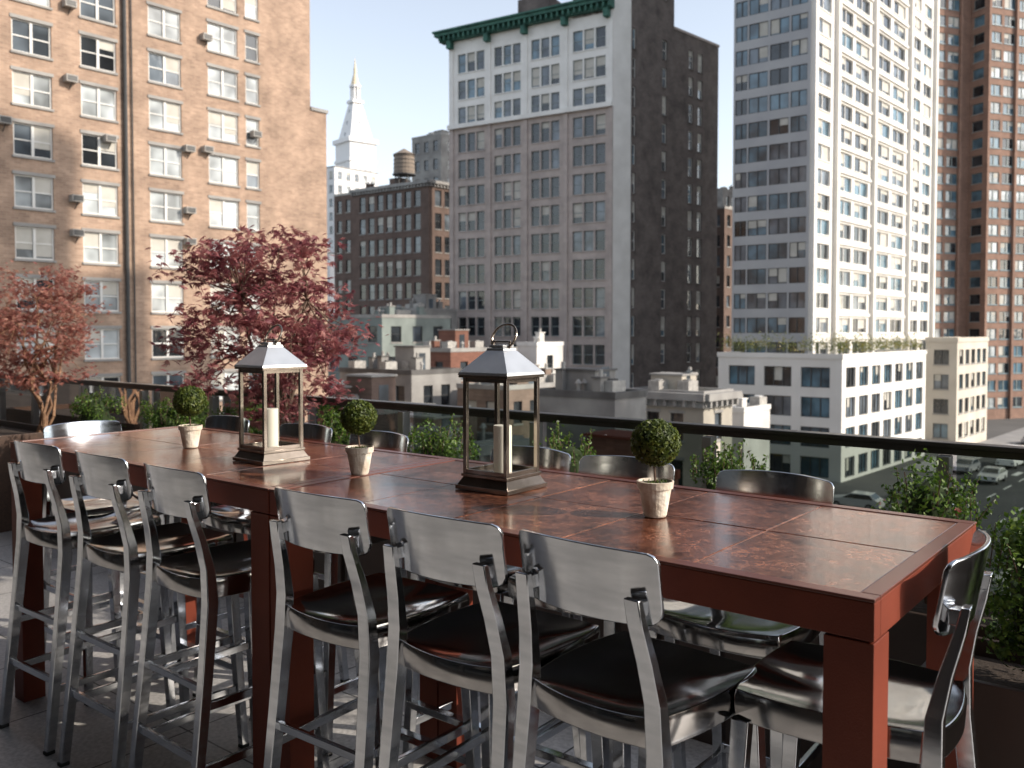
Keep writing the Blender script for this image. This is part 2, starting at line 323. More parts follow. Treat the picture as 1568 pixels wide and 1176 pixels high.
def centre_building():
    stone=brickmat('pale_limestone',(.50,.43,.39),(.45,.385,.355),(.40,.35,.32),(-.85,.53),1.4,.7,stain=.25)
    white=pmat('white_and_sunlit_brick',(.80,.78,.74),(.70,.68,.64),rough=.5,scale=.5)  # white walls; also puts sunlight into the colour of the corner pier
    dk=brickmat('shade_toned_brick',(.19,.155,.14),(.15,.125,.115),(.17,.15,.14),(.7,.7),.5,.16,stain=.5)  # grey-brown brick, darkened with the condo's cast shade put into the colour
    mats=[stone,M['roof'],G['dk'],M['frgreen'],stone,G['md'],G['bl'],M['blind'],dk,white,M['copper']]
    mb=MB(); A=Vector((-9.2,131));B=Vector((13.2,117));B2=Vector((15.7,118.2));C=Vector((30.6,133)); D=A+(C-B2)
    d=(B-A).normalized(); n=Vector((d.y,-d.x)); n=n if n.dot(-A)>0 else -n
    cols=[]
    for a,b in [(701,743),(756,798),(812,857),(875,927)]:
        s0,s1=sline(A,d,a),sline(A,d,b); w=(s1-s0)/3
        cols+=[(s0+w*i+.11,s0+w*(i+1)-.11) for i in range(3)]
    rows=[(38.7-3.8*i,41.4-3.8*i) for i in range(14)]
    zt=43.4
    facade(mb,A,B,GZ,30.8,n,cols,[r for r in rows if r[1]<31],0,(2,2,2,5),3,4,.3,1,1,.1,True,7,.18)
    facade(mb,A,B,30.8,zt,n,cols,[r for r in rows if r[1]>31],9,(2,5,6),3,9,.25,1,1,.1,True,7,.25)
    n3=Vector((n.x,n.y,0));d3=Vector((d.x,d.y,0));A3=Vector((A.x,A.y,0));L=(B-A).length
    for x in (693,749.5,805,866,934):
        s=sline(A,d,x); mb.obox(A3+d3*(s-.3)+Vector((0,0,GZ)),d3*.6,n3*.2,Vector((0,0,30.7-GZ)),0); mb.obox(A3+d3*(s-.27)+Vector((0,0,31.4)),d3*.54,n3*.15,Vector((0,0,11.9)),9)
    mb.obox(A3+Vector((0,0,30.75)),d3*L,n3*.55,Vector((0,0,.6)),9)
    zc=zt
    mb.obox(A3-d3*1.2-n3*.5+Vector((0,0,zc)),d3*(L+1.3),n3*1.3,Vector((0,0,.7)),10)
    mb.obox(A3-d3*1.6-n3*.5+Vector((0,0,zc+.7)),d3*(L+1.7),n3*2.0,Vector((0,0,.45)),10)
    mb.obox(A3-d3*1.75-n3*.5+Vector((0,0,zc+1.15)),d3*(L+1.85),n3*2.3,Vector((0,0,.25)),10)
    s=-.9
    while s<L: mb.obox(A3+d3*s+n3*.8+Vector((0,0,zc+.05)),d3*.25,n3*.6,Vector((0,0,.62)),10); s+=.85
    for x in (693,749,805,866,930):
        s=sline(A,d,x); mb.obox(A3+d3*(s-.35)+n3*.0+Vector((0,0,zc-1.1)),d3*.7,n3*1.0,Vector((0,0,1.08)),10)
    mb.poly([(B.x,B.y,GZ),(B2.x,B2.y,GZ),(B2.x,B2.y,53),(B.x,B.y,53)],9)
    d2=(C-B2).normalized(); n2=Vector((d2.y,-d2.x)); n2=n2 if n2.dot(-B2)>0 else -n2
    sc=[(sline(B2,d2,a),sline(B2,d2,b)) for a,b in [(967,972),(1012,1019),(1052,1059),(1066,1073)]]
    Lm=(Vector((22.6,125))-B2).length
    Em=B2+d2*Lm
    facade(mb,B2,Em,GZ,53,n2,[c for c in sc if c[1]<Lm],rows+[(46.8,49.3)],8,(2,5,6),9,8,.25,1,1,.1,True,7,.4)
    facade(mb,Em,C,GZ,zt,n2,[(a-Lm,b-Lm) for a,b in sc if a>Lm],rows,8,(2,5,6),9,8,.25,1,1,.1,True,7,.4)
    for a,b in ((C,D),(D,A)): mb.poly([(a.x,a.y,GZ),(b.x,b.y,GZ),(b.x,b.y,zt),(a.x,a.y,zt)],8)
    mb.poly([(p.x,p.y,zt-.3) for p in (A,B,B2,C,D)],1)
    X=B-d*6; Y=Em-d*8
    for a,b in ((Em,Y),(Y,X),(X,B)): mb.poly([(a.x,a.y,zt-.3),(b.x,b.y,zt-.3),(b.x,b.y,53),(a.x,a.y,53)],8)
    mb.poly([(p.x,p.y,53) for p in (B,B2,Em,Y,X)],1)
    mb.obox(Vector((Em.x,Em.y,zt)),Vector((d2.x,d2.y,0))*((C-Em).length+.1),Vector((n2.x,n2.y,0))*.12,Vector((0,0,.35)),4)
    mb.box((4,130,46.5),(5,4,5),8,-.5)
    mb.obj('stone_office_building',mats)
centre_building()

def leafquad(mb,p,s,m=0,asp=.5,nrm=None):
    a=Vector((R.gauss(0,1),R.gauss(0,1),R.gauss(0,1))).normalized()
    b=a.cross(Vector((R.gauss(0,1),R.gauss(0,1),R.gauss(0,1)))).normalized()
    mb.poly([p-a*s*.5,p+b*s*asp*.5,p+a*s*.5,p-b*s*asp*.5],m)
def condo():
    wh=pmat('white_precast',(.78,.75,.70),(.70,.67,.62),rough=.7,scale=.3)
    gy=pmat('grey_spandrel',(.42,.42,.42),(.36,.36,.37),rough=.6,scale=.3)
    mats=[wh,M['roof'],G['bl'],M['white'],wh,G['dk'],G['md'],M['blind'],gy,M['frdark']]
    mb=MB(); pts=prism(1120,1237,1425,97); L,Nn,C,D=pts; zt=78
    d=(Nn-L).normalized(); n=outn(pts,0); cols=[(sline(L,d,a),sline(L,d,b)) for a,b in [(1123,1141),(1143,1172),(1175,1204),(1207,1232)]]
    rows=[(1.2+2.75*i,2.95+2.75*i) for i in range(-5,28)]
    facade(mb,L,Nn,GZ,zt,n,cols,rows,8,(2,2,5,6),9,4,.12,2,0,.06,False,7,.2)
    d=(C-Nn).normalized(); n2=outn(pts,1)
    cols=[(sline(Nn,d,a),sline(Nn,d,b)) for a,b in [(1246,1268),(1282,1301),(1305,1326),(1338,1358),(1362,1380),(1392,1404),(1408,1420)]]
    facade(mb,Nn,C,GZ,zt,n2,cols,rows,0,(2,6,5,5),3,4,.25,2,0,.08,True,7,.35)
    n3=Vector((n2.x,n2.y,0));d3=Vector((d.x,d.y,0));N3=Vector((Nn.x,Nn.y,0))
    for x in (1240,1275,1332,1386,1424):
        s=sline(Nn,d,x); mb.obox(N3+d3*(s-.35)+Vector((0,0,GZ)),d3*.7,n3*.5,Vector((0,0,zt-GZ)),0)
    for i in range(-5,28):
        z=.45+2.75*i
        for a,b in ((1279,1329),(1335,1383)):
            s0,s1=sline(Nn,d,a),sline(Nn,d,b); mb.obox(N3+d3*s0+Vector((0,0,z)),d3*(s1-s0),n3*.22,Vector((0,0,.32)),0)
    for i in (2,3): 
        a=pts[i];b=pts[(i+1)%4]; mb.poly([(a.x,a.y,GZ),(b.x,b.y,GZ),(b.x,b.y,zt),(a.x,a.y,zt)],0)
    mb.poly([(p.x,p.y,zt) for p in pts],1)
    mb.obj('condo_tower',mats)
    mb=MB(); pts=prism(1100,1290,1418,90); L,Nn,C,D=pts; zt=-1.4
    for e,(cw,g) in ((0,(3.0,1.0)),(1,(2.6,1.0))):
        a=pts[e];b=pts[e+1]; facade(mb,a,b,GZ,zt,outn(pts,e),auto_cols((b-a).length,cw,g,.7),[(-4.4-3.1*i,-2.3-3.1*i) for i in range(4)],0,(2,5,2,6),9,4,.3,3,0,.06,False,7,.2)
    for i in (2,3):
        a=pts[i];b=pts[(i+1)%4]; mb.poly([(a.x,a.y,GZ),(b.x,b.y,GZ),(b.x,b.y,zt),(a.x,a.y,zt)],0)
    mb.poly([(p.x,p.y,zt) for p in pts],1); parapet(mb,pts,zt,.5,0,.3,.1)
    mb.obj('podium_building',mats)
    lf=MB()
    for e in (0,1):
        a=Vector((*pts[e],0));b=Vector((*pts[e+1],0)); nn=outn(pts,e); 
        k=18 if e==0 else 22
        for i in range(k):
            if R.random()<.1: continue
            p=a+(b-a)*((i+.5)/k)-Vector((nn.x,nn.y,0))*.8; h=R.uniform(.8,1.9)
            for j in range(120):
                q=p+Vector((R.gauss(0,.4),R.gauss(0,.4),zt+.5+abs(R.gauss(0,.4))*h+R.random()*h*.7)); leafquad(lf,q,R.uniform(.14,.28))
    lf.obj('rooftop_plants',[M['roofplant']])
    mb=MB(); pts=prism(1418,1466,1513,114)
    for e in (0,1):
        a=pts[e];b=pts[e+1]; facade(mb,a,b,GZ,0,outn(pts,e),auto_cols((b-a).length,1.8,.9),[(-2.9-3.2*i,-1.0-3.2*i) for i in range(4)],0,(2,5,6),9,4,.25,2,0,.06,True,7,.3)
    for i in (2,3):
        a=pts[i];b=pts[(i+1)%4]; mb.poly([(a.x,a.y,GZ),(b.x,b.y,GZ),(b.x,b.y,0),(a.x,a.y,0)],0)
    mb.poly([(p.x,p.y,-.1) for p in pts],1); parapet(mb,pts,0,.6,0,.3,.1)
    mb.obj('cream_corner_building',[pmat('cream_precast',(.58,.53,.45),(.5,.45,.38),rough=.8,scale=.3)]+mats[1:4]+[M['conc']]+mats[5:])
condo()

def far_right():
    br=brickmat('orange_brick',(.31,.185,.135),(.26,.155,.115),(.3,.2,.155),(1,.35),.6,.2,stain=.3)
    bp=pmat('blue_grey_spandrel',(.16,.25,.29),(.12,.19,.23),rough=.4,scale=.4)
    mats=[br,M['roof'],G['bl'],M['frgreen'],M['conc'],G['dk'],G['li'],M['blind'],bp]
    mb=MB(); A=Vector((66,152));d=Vector((1,.35)).normalized();zt=100
    B=A+d*15;C=B+Vector((d.y,-d.x))*3.5; D=C+d*40; n=Vector((d.y,-d.x))
    rows=[(GZ+2+3*i,GZ+3.8+3*i) for i in range(36)]
    cols=lambda L:[(.7+i*3.1,.7+i*3.1+2.5) for i in range(int(L/3.1))]
    facade(mb,A,B,GZ,zt,n,cols(15),rows,0,(2,5,2,6),3,8,.15,2,0,.1,True,7,.25)
    facade(mb,B,C,GZ,zt,-d,[(.6,2.9)],rows,0,(2,5),3,4,.2,1,0,.08)
    facade(mb,C,D,GZ,zt,n,cols(40),rows,0,(2,5,2,6),3,8,.15,2,0,.1,True,7,.25)
    n3=Vector((n.x,n.y,0));d3=Vector((d.x,d.y,0))
    for (P0,L) in ((A,15),(C,40)):
        P3=Vector((P0.x,P0.y,0)); i=0
        while .3+i*6.2<L: mb.obox(P3+d3*(.02+i*6.2)+Vector((0,0,GZ)),d3*.5,n3*.45,Vector((0,0,zt-GZ)),0); i+=1
    bk=Vector((-n.x,-n.y))*18
    for a,b in ((D,D+bk),(D+bk,A+bk),(A+bk,A)): mb.poly([(a.x,a.y,GZ),(b.x,b.y,GZ),(b.x,b.y,zt),(a.x,a.y,zt)],0)
    mb.obj('orange_brick_tower',mats)
far_right()

def simple(name,xs,Y,zt,wallm,roofm,glass=('dk','md'),frame='frdark',cw=1.1,cg=1.0,fh=3.4,wh=1.9,first=1.0,cl=5,trim='conc',par=.4,cornice=False,win=(0,1),mv=1,pb=.2,lint=False,z0=GZ,ku=-1.3,kv=.9):
    pts=prism(*xs,Y,ku,kv); mb=MB()
    mats=[wallm,roofm,G[glass[0]],M[frame],M[trim],G[glass[-1]],M['blind'],M['ac'],M['dark']]
    n=int((zt-z0)/fh); rows=[(zt-first-wh-fh*i,zt-first-fh*i) for i in range(n)]
    for e in (0,1):
        a=pts[e];b=pts[e+1]; L=(b-a).length
        facade(mb,a,b,z0,zt,outn(pts,e),auto_cols(L,cw,cg) if e in win else [],rows,0,(2,2,5),3,4,.2,mv,1,.06,True,6,pb,lint)
    for i in (2,3):
        a=pts[i];b=pts[(i+1)%4]; mb.poly([(a.x,a.y,z0),(b.x,b.y,z0),(b.x,b.y,zt),(a.x,a.y,zt)],0)
    mb.poly([(p.x,p.y,zt-.15) for p in pts],1)
    parapet(mb,pts,zt,par,4,.25,.06)
    if cornice:
        for e in (0,1):
            a=Vector((*pts[e],0));b=Vector((*pts[e+1],0));nn=outn(pts,e);n3=Vector((nn.x,nn.y,0));d=(b-a).normalized();L=(b-a).length
            mb.obox(a-d*.3+n3*.065+Vector((0,0,zt-.25)),d*(L+.6),n3*.55,Vector((0,0,.5+e*.003)),4)
            mb.obox(a-d*.1+n3*.003+Vector((0,0,zt-.75)),d*(L+.2),n3*.25,Vector((0,0,.45+e*.003)),4)
            s=.1
            while s<L-.1: mb.obox(a+d*s+n3*.1+Vector((0,0,zt-.7)),d*.22,n3*.4,Vector((0,0,.44)),4); s+=.75
    if cl: clutter(mb,pts,zt-.1,(0,4,7),cl,cl>3)
    mb.obj(name,mats); return pts
def bm_(n,c,k=.82,**kw): return brickmat(n,c,tuple(x*k for x in c),tuple(min(1,x*1.1) for x in c),(.7,.7),.5,.17,**kw)
brown=bm_('brown_brick',(.16,.11,.09)); red=bm_('red_brick',(.22,.10,.07)); grey=pmat('grey_stucco',(.34,.33,.31),(.22,.21,.20),rough=.9,scale=.5)
cream=pmat('cream_stucco',(.50,.46,.39),(.36,.33,.28),rough=.9,scale=.4); greeny=pmat('green_grey_stucco',(.26,.30,.28),(.18,.21,.20),rough=.9,scale=.4)
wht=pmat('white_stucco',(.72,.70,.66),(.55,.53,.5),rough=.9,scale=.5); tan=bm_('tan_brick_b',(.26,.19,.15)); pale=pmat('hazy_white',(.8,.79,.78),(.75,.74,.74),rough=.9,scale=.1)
simple('brown_loft_building',(541,657,700),150,26.5,brown,M['roof'],cw=1.5,cg=.75,fh=3.9,wh=2.7,first=1.2,cl=5,cornice=True)
simple('brown_rear_building',(513,556,640),172,28,brown,M['roof'],cw=1.3,cg=1.2,fh=3.9,wh=2.4,cl=4,trim='blind')
simple('grey_rear_building',(632,676,716),185,42,grey,M['roof'],cw=1.3,cg=1.3,fh=3.8,wh=2.2,cl=6)
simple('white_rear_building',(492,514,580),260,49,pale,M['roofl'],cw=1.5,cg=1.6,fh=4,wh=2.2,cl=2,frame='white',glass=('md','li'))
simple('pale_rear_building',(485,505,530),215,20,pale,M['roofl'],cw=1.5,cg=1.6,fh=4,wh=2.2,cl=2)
simple('dark_gap_building',(1085,1108,1180),150,22,brown,M['roof'],cl=3)
simple('grey_gap_building',(1090,1105,1150),175,29,grey,M['roof'],cl=3)
simple('green_grey_lowrise',(498,585,690),104,3.0,greeny,M['roof'],cw=1.6,cg=1.8,fh=3.6,cl=9)
simple('grey_lowrise',(600,640,700),122,4.2,grey,M['roof'],cl=6)
simple('dark_roof_lowrise',(520,630,706),76,-2.3,grey,M['roofl'],cl=12,trim='roof')
simple('brick_lowrise',(610,690,792),90,-.7,red,M['roof'],cl=9)
simple('white_bulkhead_building',(792,822,862),92,-.1,wht,M['roofl'],cw=1.0,cg=2.4,cl=2,trim='white',pb=.5)
simple('tan_lowrise',(700,775,880),74,-3.5,tan,M['roof'],cl=12)
simple('stucco_lowrise',(820,942,990),50,-2.4,grey,M['roof'],win=(),cl=7,trim='roof')
simple('cornice_building',(962,1078,1122),61,-3.1,cream,M['roof'],cw=1.0,cg=.9,fh=3.3,wh=1.9,first=1.2,cl=7,trim='conc',cornice=True,lint=True)
simple('white_wall_building',(1090,1140,1180),70,-5.0,wht,M['roofl'],win=(),cl=2,trim='white')
simple('dark_lowrise',(470,560,665),55,-3.8,brown,M['roof'],cl=9)
simple('brick_row_building',(560,690,800),44,-4.6,tan,M['roof'],cw=1,cg=.9,fh=3.2,wh=1.7,cl=8,cornice=True)
simple('red_brick_walkup',(380,520,600),38,-5.5,red,M['roof'],cw=1,cg=.9,fh=3.2,wh=1.7,cl=6)
simple('red_roof_building',(850,960,1040),37,-5.2,red,M['roof'],cw=1,cg=.9,fh=3.2,wh=1.7,cl=4,trim='rust')
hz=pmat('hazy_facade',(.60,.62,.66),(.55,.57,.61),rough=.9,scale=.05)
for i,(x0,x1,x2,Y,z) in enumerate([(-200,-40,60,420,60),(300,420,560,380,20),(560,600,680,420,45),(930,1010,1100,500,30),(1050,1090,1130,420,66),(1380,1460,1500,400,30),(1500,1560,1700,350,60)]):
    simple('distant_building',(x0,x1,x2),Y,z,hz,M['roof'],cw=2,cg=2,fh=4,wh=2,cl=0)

def water_tower(x,Y,zb,r=1.9,h=3.6):
    k=kx(x); c=Vector((k*Y,Y,0)); mb=MB()
    for i in range(6):
        t=i*math.pi/3; p=c+Vector((math.cos(t),math.sin(t),0))*r*.8; mb.cyl(p+Vector((0,0,zb)),p+Vector((0,0,zb+2.6)),.12,.12,6,1)
        q=c+Vector((math.cos(t+math.pi/3),math.sin(t+math.pi/3),0))*r*.8; mb.cyl(p+Vector((0,0,zb+.3)),q+Vector((0,0,zb+2.4)),.05,.05,5,1)
    mb.cyl(c+Vector((0,0,zb+2.6)),c+Vector((0,0,zb+2.8)),r*1.1,r*1.1,16,1)
    mb.cyl(c+Vector((0,0,zb+2.8)),c+Vector((0,0,zb+2.8+h)),r,r*.94,20,0)
    for j in range(5): mb.cyl(c+Vector((0,0,zb+3.1+j*.7)),c+Vector((0,0,zb+3.16+j*.7)),r*1.01,r*1.01,20,1)
    mb.cyl(c+Vector((0,0,zb+2.8+h)),c+Vector((0,0,zb+2.8+h+1.1)),r*1.05,.1,20,0)
    mb.obj('water_tower',[M['wt'],M['frdark']])
water_tower(620,158,26.3,1.9,3.4)
def clock_tower():
    st=pmat('white_marble',(.82,.81,.80),(.76,.76,.76),rough=.8,scale=.05)
    gold=pmat('hazed_gilding',(.72,.62,.45),(.66,.56,.4),rough=.6)  # gilding and marble paled, distance haze put into the colour
    slot=pmat('recess_stone',(.45,.47,.5),rough=.9)
    mb=MB(); Y=620; k=kx(546); c=Vector((k*Y,Y,0)); rot=.7; z=lambda y:1.5+(500-y)*Y/F
    mb.box(c+Vector((0,0,(z(215)+GZ)/2)),(20,20,z(215)-GZ),0,rot)
    mb.box(c+Vector((0,0,z(215))),(23,23,3),0,rot); mb.box(c+Vector((0,0,z(245))),(21.5,21.5,2),0,rot)
    def fr(z0,z1,w0,w1,m=0):
        vs=[];
        for zz,w in ((z0,w0),(z1,w1)):
            for a in range(4):
                t=rot+math.pi/4+a*math.pi/2; vs.append(c+Vector((math.cos(t)*w*.707,math.sin(t)*w*.707,zz)))
        mb.add(vs,[(0,1,5,4),(1,2,6,5),(2,3,7,6),(3,0,4,7),(4,5,6,7)],m)
    fr(z(215),z(158),18,7); mb.box(c+Vector((0,0,z(154))),(8.5,8.5,2),0,rot)
    for i in range(8):
        t=i*math.pi/4; p=c+Vector((math.cos(t)*3,math.sin(t)*3,0)); mb.cyl(p+Vector((0,0,z(154))),p+Vector((0,0,z(132))),.5,.5,6,0)
    mb.cyl(c+Vector((0,0,z(154))),c+Vector((0,0,z(132))),2.2,2.2,8,0)
    mb.cyl(c+Vector((0,0,z(132))),c+Vector((0,0,z(129))),4,4,10,0); mb.cyl(c+Vector((0,0,z(129))),c+Vector((0,0,z(112))),3.2,1.2,10,1)
    mb.cyl(c+Vector((0,0,z(112))),c+Vector((0,0,z(103))),1.1,1.1,8,1); mb.cyl(c+Vector((0,0,z(103))),c+Vector((0,0,z(86))),.9,.05,8,1)
    for a in range(4):
        t=rot+a*math.pi/2; n=Vector((math.cos(t),math.sin(t),0)); s=Vector((-n.y,n.x,0))
        for i in range(7):
            for j in (-6,-2,2,6): mb.box(c+n*10.02+s*j+Vector((0,0,z(262)-9*i)),(.3,1.8,4),2,t)
        mb.cyl(c+n*10+Vector((0,0,z(290))),c+n*10.3+Vector((0,0,z(290))),4,4,20,3)
        for i in range(3):
            w=18-(i+.5)*3.6; mb.box(c+n*(w/2-.3)+Vector((0,0,z(205-18*i))),(1.2,1.2,2.5),2,t)
    mb.obj('clock_tower',[st,gold,slot,M['white']])
clock_tower()

# unseen tower, added and shaped to cast the shadow on the brick apartments
def shadow_building():
    s_=SAZ; n_=Vector((-s_.y,s_.x,0)); te=math.tan(SUN_EL)
    mb=MB(); mats=[bm_('shadow_building_brick',(.25,.16,.12)),M['roof'],G['dk'],M['white'],M['conc']]
    def blk(n0,n1,s0,s1,zt):
        pts=[(s_*s0+n_*n0).xy,(s_*s0+n_*n1).xy,(s_*s1+n_*n1).xy,(s_*s1+n_*n0).xy]
        for e in range(4):
            a=pts[e];b=pts[(e+1)%4]; facade(mb,a,b,GZ,zt,outn(pts,e),auto_cols((b-a).length,1.4,1.6),[(GZ+2+3.2*i,GZ+3.8+3.2*i) for i in range(int((zt-GZ)/3.2)-1)],0,(2,),3,4,.2,1,1)
        mb.poly([(p[0],p[1],zt) for p in pts],1)
    zA=11.4+te*99; zB=5.7+te*99; zC=-.5+te*99
    blk(26,46.3,60,76,zA); blk(46.4,50.6,62,74,zB); blk(50.7,55,62,74,zC)
    c=s_*62+n_*45; mb.box(c+Vector((0,0,zA+1.3)),(3,2.2,3),0,.3); c=s_*62+n_*42; mb.cyl(c+Vector((0,0,zA)),c+Vector((0,0,zA+4)),1.6,1.5,16,0)
    mb.obj('unseen_shadow_building',mats)
shadow_building()

# ---------------- ground & streets ----------------
asph=pmat('asphalt',(.055,.055,.057),(.04,.04,.042),rough=.9,scale=.3); cgr=pmat('city_ground',(.12,.115,.11),(.08,.078,.075),rough=.95,scale=.1)
mb=MB(); mb.poly([(-3000,-3000,GZ),(3000,-3000,GZ),(3000,3500,GZ),(-3000,3500,GZ)]); mb.obj('ground',[cgr])
ud=Vector((-1.3,1,0)).normalized(); vd=Vector((.9,1,0)).normalized()
def strip(name,c,d,l0,l1,w,z,mat,h=0):
    n=Vector((-d.y,d.x,0)); mb=MB(); a=Vector(c)+d*l0-n*w/2; a.z=GZ+z
    if h: mb.obox(a,d*(l1-l0),n*w,Vector((0,0,h)))
    else: mb.poly([a,a+d*(l1-l0),a+d*(l1-l0)+n*w,a+n*w])
    mb.obj(name,[mat])
strip('avenue_road',(64,104,0),vd,-60,600,15,.004,asph); strip('cross_street_road',(30,80,0),ud,-150,300,10,.008,asph)
walk=pmat('sidewalk_concrete',(.30,.29,.28),(.24,.235,.23),rough=.9,scale=.5)
for o in (-9.6,9.6):
    c=Vector((64,104,0))+Vector((-vd.y,vd.x,0))*o; strip('sidewalk',c,vd,-18 if o>0 else -60,400,4,0,walk,.14)
mb=MB(); n=Vector((-vd.y,vd.x,0)); c=Vector((64,104,GZ+.012))
for i in range(-9,60):
    for o in (-3.6,0,3.6):
        a=c+vd*(i*6)+n*o; mb.poly([a-n*.08,a+n*.08,a+n*.08+vd*3,a-n*.08+vd*3])
for i in range(9):
    a=c-vd*14+n*(-6.5+i*1.5); mb.poly([a,a+n*.6,a+n*.6+vd*3,a+vd*3])
mb.obj('road_marking',[M['white']])
def car(p,d,col,van=False):
    b=MB(); L,W=(5.4,2.0) if van else (4.5,1.8)
    if van: prof=[(-2.7,.35),(-2.7,1.2),(-2.6,2.2),(1.0,2.25),(1.7,1.3),(2.6,1.05),(2.7,.4)]
    else: prof=[(-2.2,.35),(-2.25,.85),(-1.9,1.0),(-1.4,1.42),(.2,1.45),(1.0,.98),(2.1,.82),(2.25,.4)]
    vs=[];k=len(prof)
    for s in (-1,1):
        for x,z in prof: w=W/2*(1 if z<1.05 else .84); vs.append((x,s*w,z))
    fs=[tuple(range(k)),tuple(range(2*k-1,k-1,-1))]+[(i,(i+1)%k,k+(i+1)%k,k+i) for i in range(k)]
    b.add(vs,fs,0)
    if van: wins=[((1.02,2.15),(1.62,1.38))]; side=[(.2,1.3),(1.5,1.3),(1.0,2.1),(.2,2.1)]
    else: wins=[((.25,1.4),(.93,1.02)),((-1.45,1.38),(-1.85,1.03))]; side=[(-1.7,1.02),(.85,1.02),(.15,1.38),(-1.35,1.38)]
    for (x0,z0),(x1,z1) in wins:
        o=.02; b.poly([(x0+o*(1 if x0>0 else -1),-W*.38,z0+o),(x0+o*(1 if x0>0 else -1),W*.38,z0+o),(x1+o*(1 if x1>0 else -1),W*.42,z1+o),(x1+o*(1 if x1>0 else -1),-W*.42,z1+o)],1)
    for s in (-1,1):
        b.poly([(x,s*(W/2*(.86 if z>1.05 else 1.0)+.012),z) for x,z in side],1)
        for x in (-L*.3,L*.3): b.cyl((x,s*(W/2-.2),.33),(x,s*(W/2+.02),.33),.33,.33,14,2); b.cyl((x,s*(W/2+.02),.33),(x,s*(W/2+.03),.33),.19,.19,10,3)
        b.box((L/2-.05,s*W*.36,.68),(.12,.3,.16),3); b.box((-L/2+.06,s*W*.38,.8),(.14,.22,.2),4)
    pm=pmat('car_paint',col,col,rough=.3,coat=.6)
    b.obj('parked_car' if not van else 'delivery_van',[pm,G['dk'],M['foot'],M['alu'],pmat('tail_light',(.5,.02,.02),rough=.3)],loc=p,rz=math.atan2(d.y,d.x),fix=True)
def onave(l,o): q=Vector((64,104,0))+vd*l+Vector((-vd.y,vd.x,0))*o; q.z=GZ+.01; return q
for l,o,c,v in [(-7,3.2,(.78,.78,.78),True),(8,-2,(.7,.5,.05),False),(16,5.8,(.05,.05,.06),False),(-15,5.8,(.3,.3,.32),False),(-20,2,(.6,.6,.6),False),(24,2,(.4,.03,.03),False),(34,5.8,(.6,.6,.62),False),(-8,-2,(.05,.07,.12),False),(48,-2,(.7,.5,.05),False)]: car(onave(l,o),vd if o<0 else -vd,c,v)
for l,c in [(-8,(.35,.03,.03)),(-2,(.5,.5,.5)),(5,(.04,.04,.05)),(14,(.7,.5,.05))]:
    q=Vector((30,80,0))+ud*l+vd*-2.5; q.z=GZ+.012; car(q,ud,c)

def street_tree(p,h,seed):
    b=MB(); p=Vector(p); b.cyl(p,p+Vector((0,0,h*.45)),.18,.12,7,1)
    for i in range(8):
        t=i*.8; q=p+Vector((math.cos(t)*h*.25,math.sin(t)*h*.25,h*R.uniform(.6,.9))); b.cyl(p+Vector((0,0,h*.4)),q,.09,.03,5,1)
        for j in range(160): leafquad(b,q+Vector((R.gauss(0,h*.09),R.gauss(0,h*.09),R.gauss(0,h*.08))),R.uniform(.25,.45))
    b.obj('street_tree',[M['stree'],M['bark']])
for l in (34,46): street_tree(onave(l,-9.6)+Vector((0,0,.14)),7,l)

# ---------------- terrace ----------------
def paver():
    m,nt,b=new('grey_pavers'); tc=N(nt,'ShaderNodeTexCoord'); br=N(nt,'ShaderNodeTexBrick'); nt.links.new(tc.outputs['Object'],br.inputs['Vector'])
    br.offset=0; br.inputs['Scale'].default_value=1; br.inputs['Brick Width'].default_value=.6; br.inputs['Row Height'].default_value=.6; br.inputs['Mortar Size'].default_value=.004
    br.inputs['Color1'].default_value=(.50,.49,.48,1); br.inputs['Color2'].default_value=(.43,.425,.42,1); br.inputs['Mortar'].default_value=(.05,.05,.05,1)
    n=N(nt,'ShaderNodeTexNoise'); n.inputs['Scale'].default_value=60; n.inputs['Detail'].default_value=6; nt.links.new(tc.outputs['Object'],n.inputs['Vector'])
    n3=N(nt,'ShaderNodeTexNoise'); n3.inputs['Scale'].default_value=2; n3.inputs['Detail'].default_value=5; nt.links.new(tc.outputs['Object'],n3.inputs['Vector'])
    r=ramp2(nt,n.outputs['Fac'],(.75,.75,.75),(1.1,1.1,1.1)); r3=ramp2(nt,n3.outputs['Fac'],(.75,.74,.73),(1.05,1.05,1.05),.3,.6)
    m1=N(nt,'ShaderNodeMixRGB',blend_type='MULTIPLY'); m1.inputs[0].default_value=1; nt.links.new(br.outputs['Color'],m1.inputs[1]); nt.links.new(r.outputs[0],m1.inputs[2])
    m2=N(nt,'ShaderNodeMixRGB',blend_type='MULTIPLY'); m2.inputs[0].default_value=1; nt.links.new(m1.outputs[0],m2.inputs[1]); nt.links.new(r3.outputs[0],m2.inputs[2])
    nt.links.new(m2.outputs[0],b.inputs['Base Color']); b.inputs['Roughness'].default_value=.55
    bp=N(nt,'ShaderNodeBump'); bp.inputs['Strength'].default_value=.5; bp.inputs['Distance'].default_value=.004; bp.invert=True
    nt.links.new(br.outputs['Fac'],bp.inputs['Height']); nt.links.new(bp.outputs[0],b.inputs['Normal']); return m
def tf(u,v,z): return Vector((-u,v,z))
mb=MB(); mb.obox(tf(16,-1.3,-.3),(20,0,0),(0,5.05,0),(0,0,.3)); mb.obj('terrace_floor',[paver()],rz=ROT)
mb=MB(); mb.obox(tf(16,-9,GZ),(20,0,0),(0,12.6,0),(0,0,-.35-GZ)); mb.obj('hotel_base_building',[brown],rz=ROT)
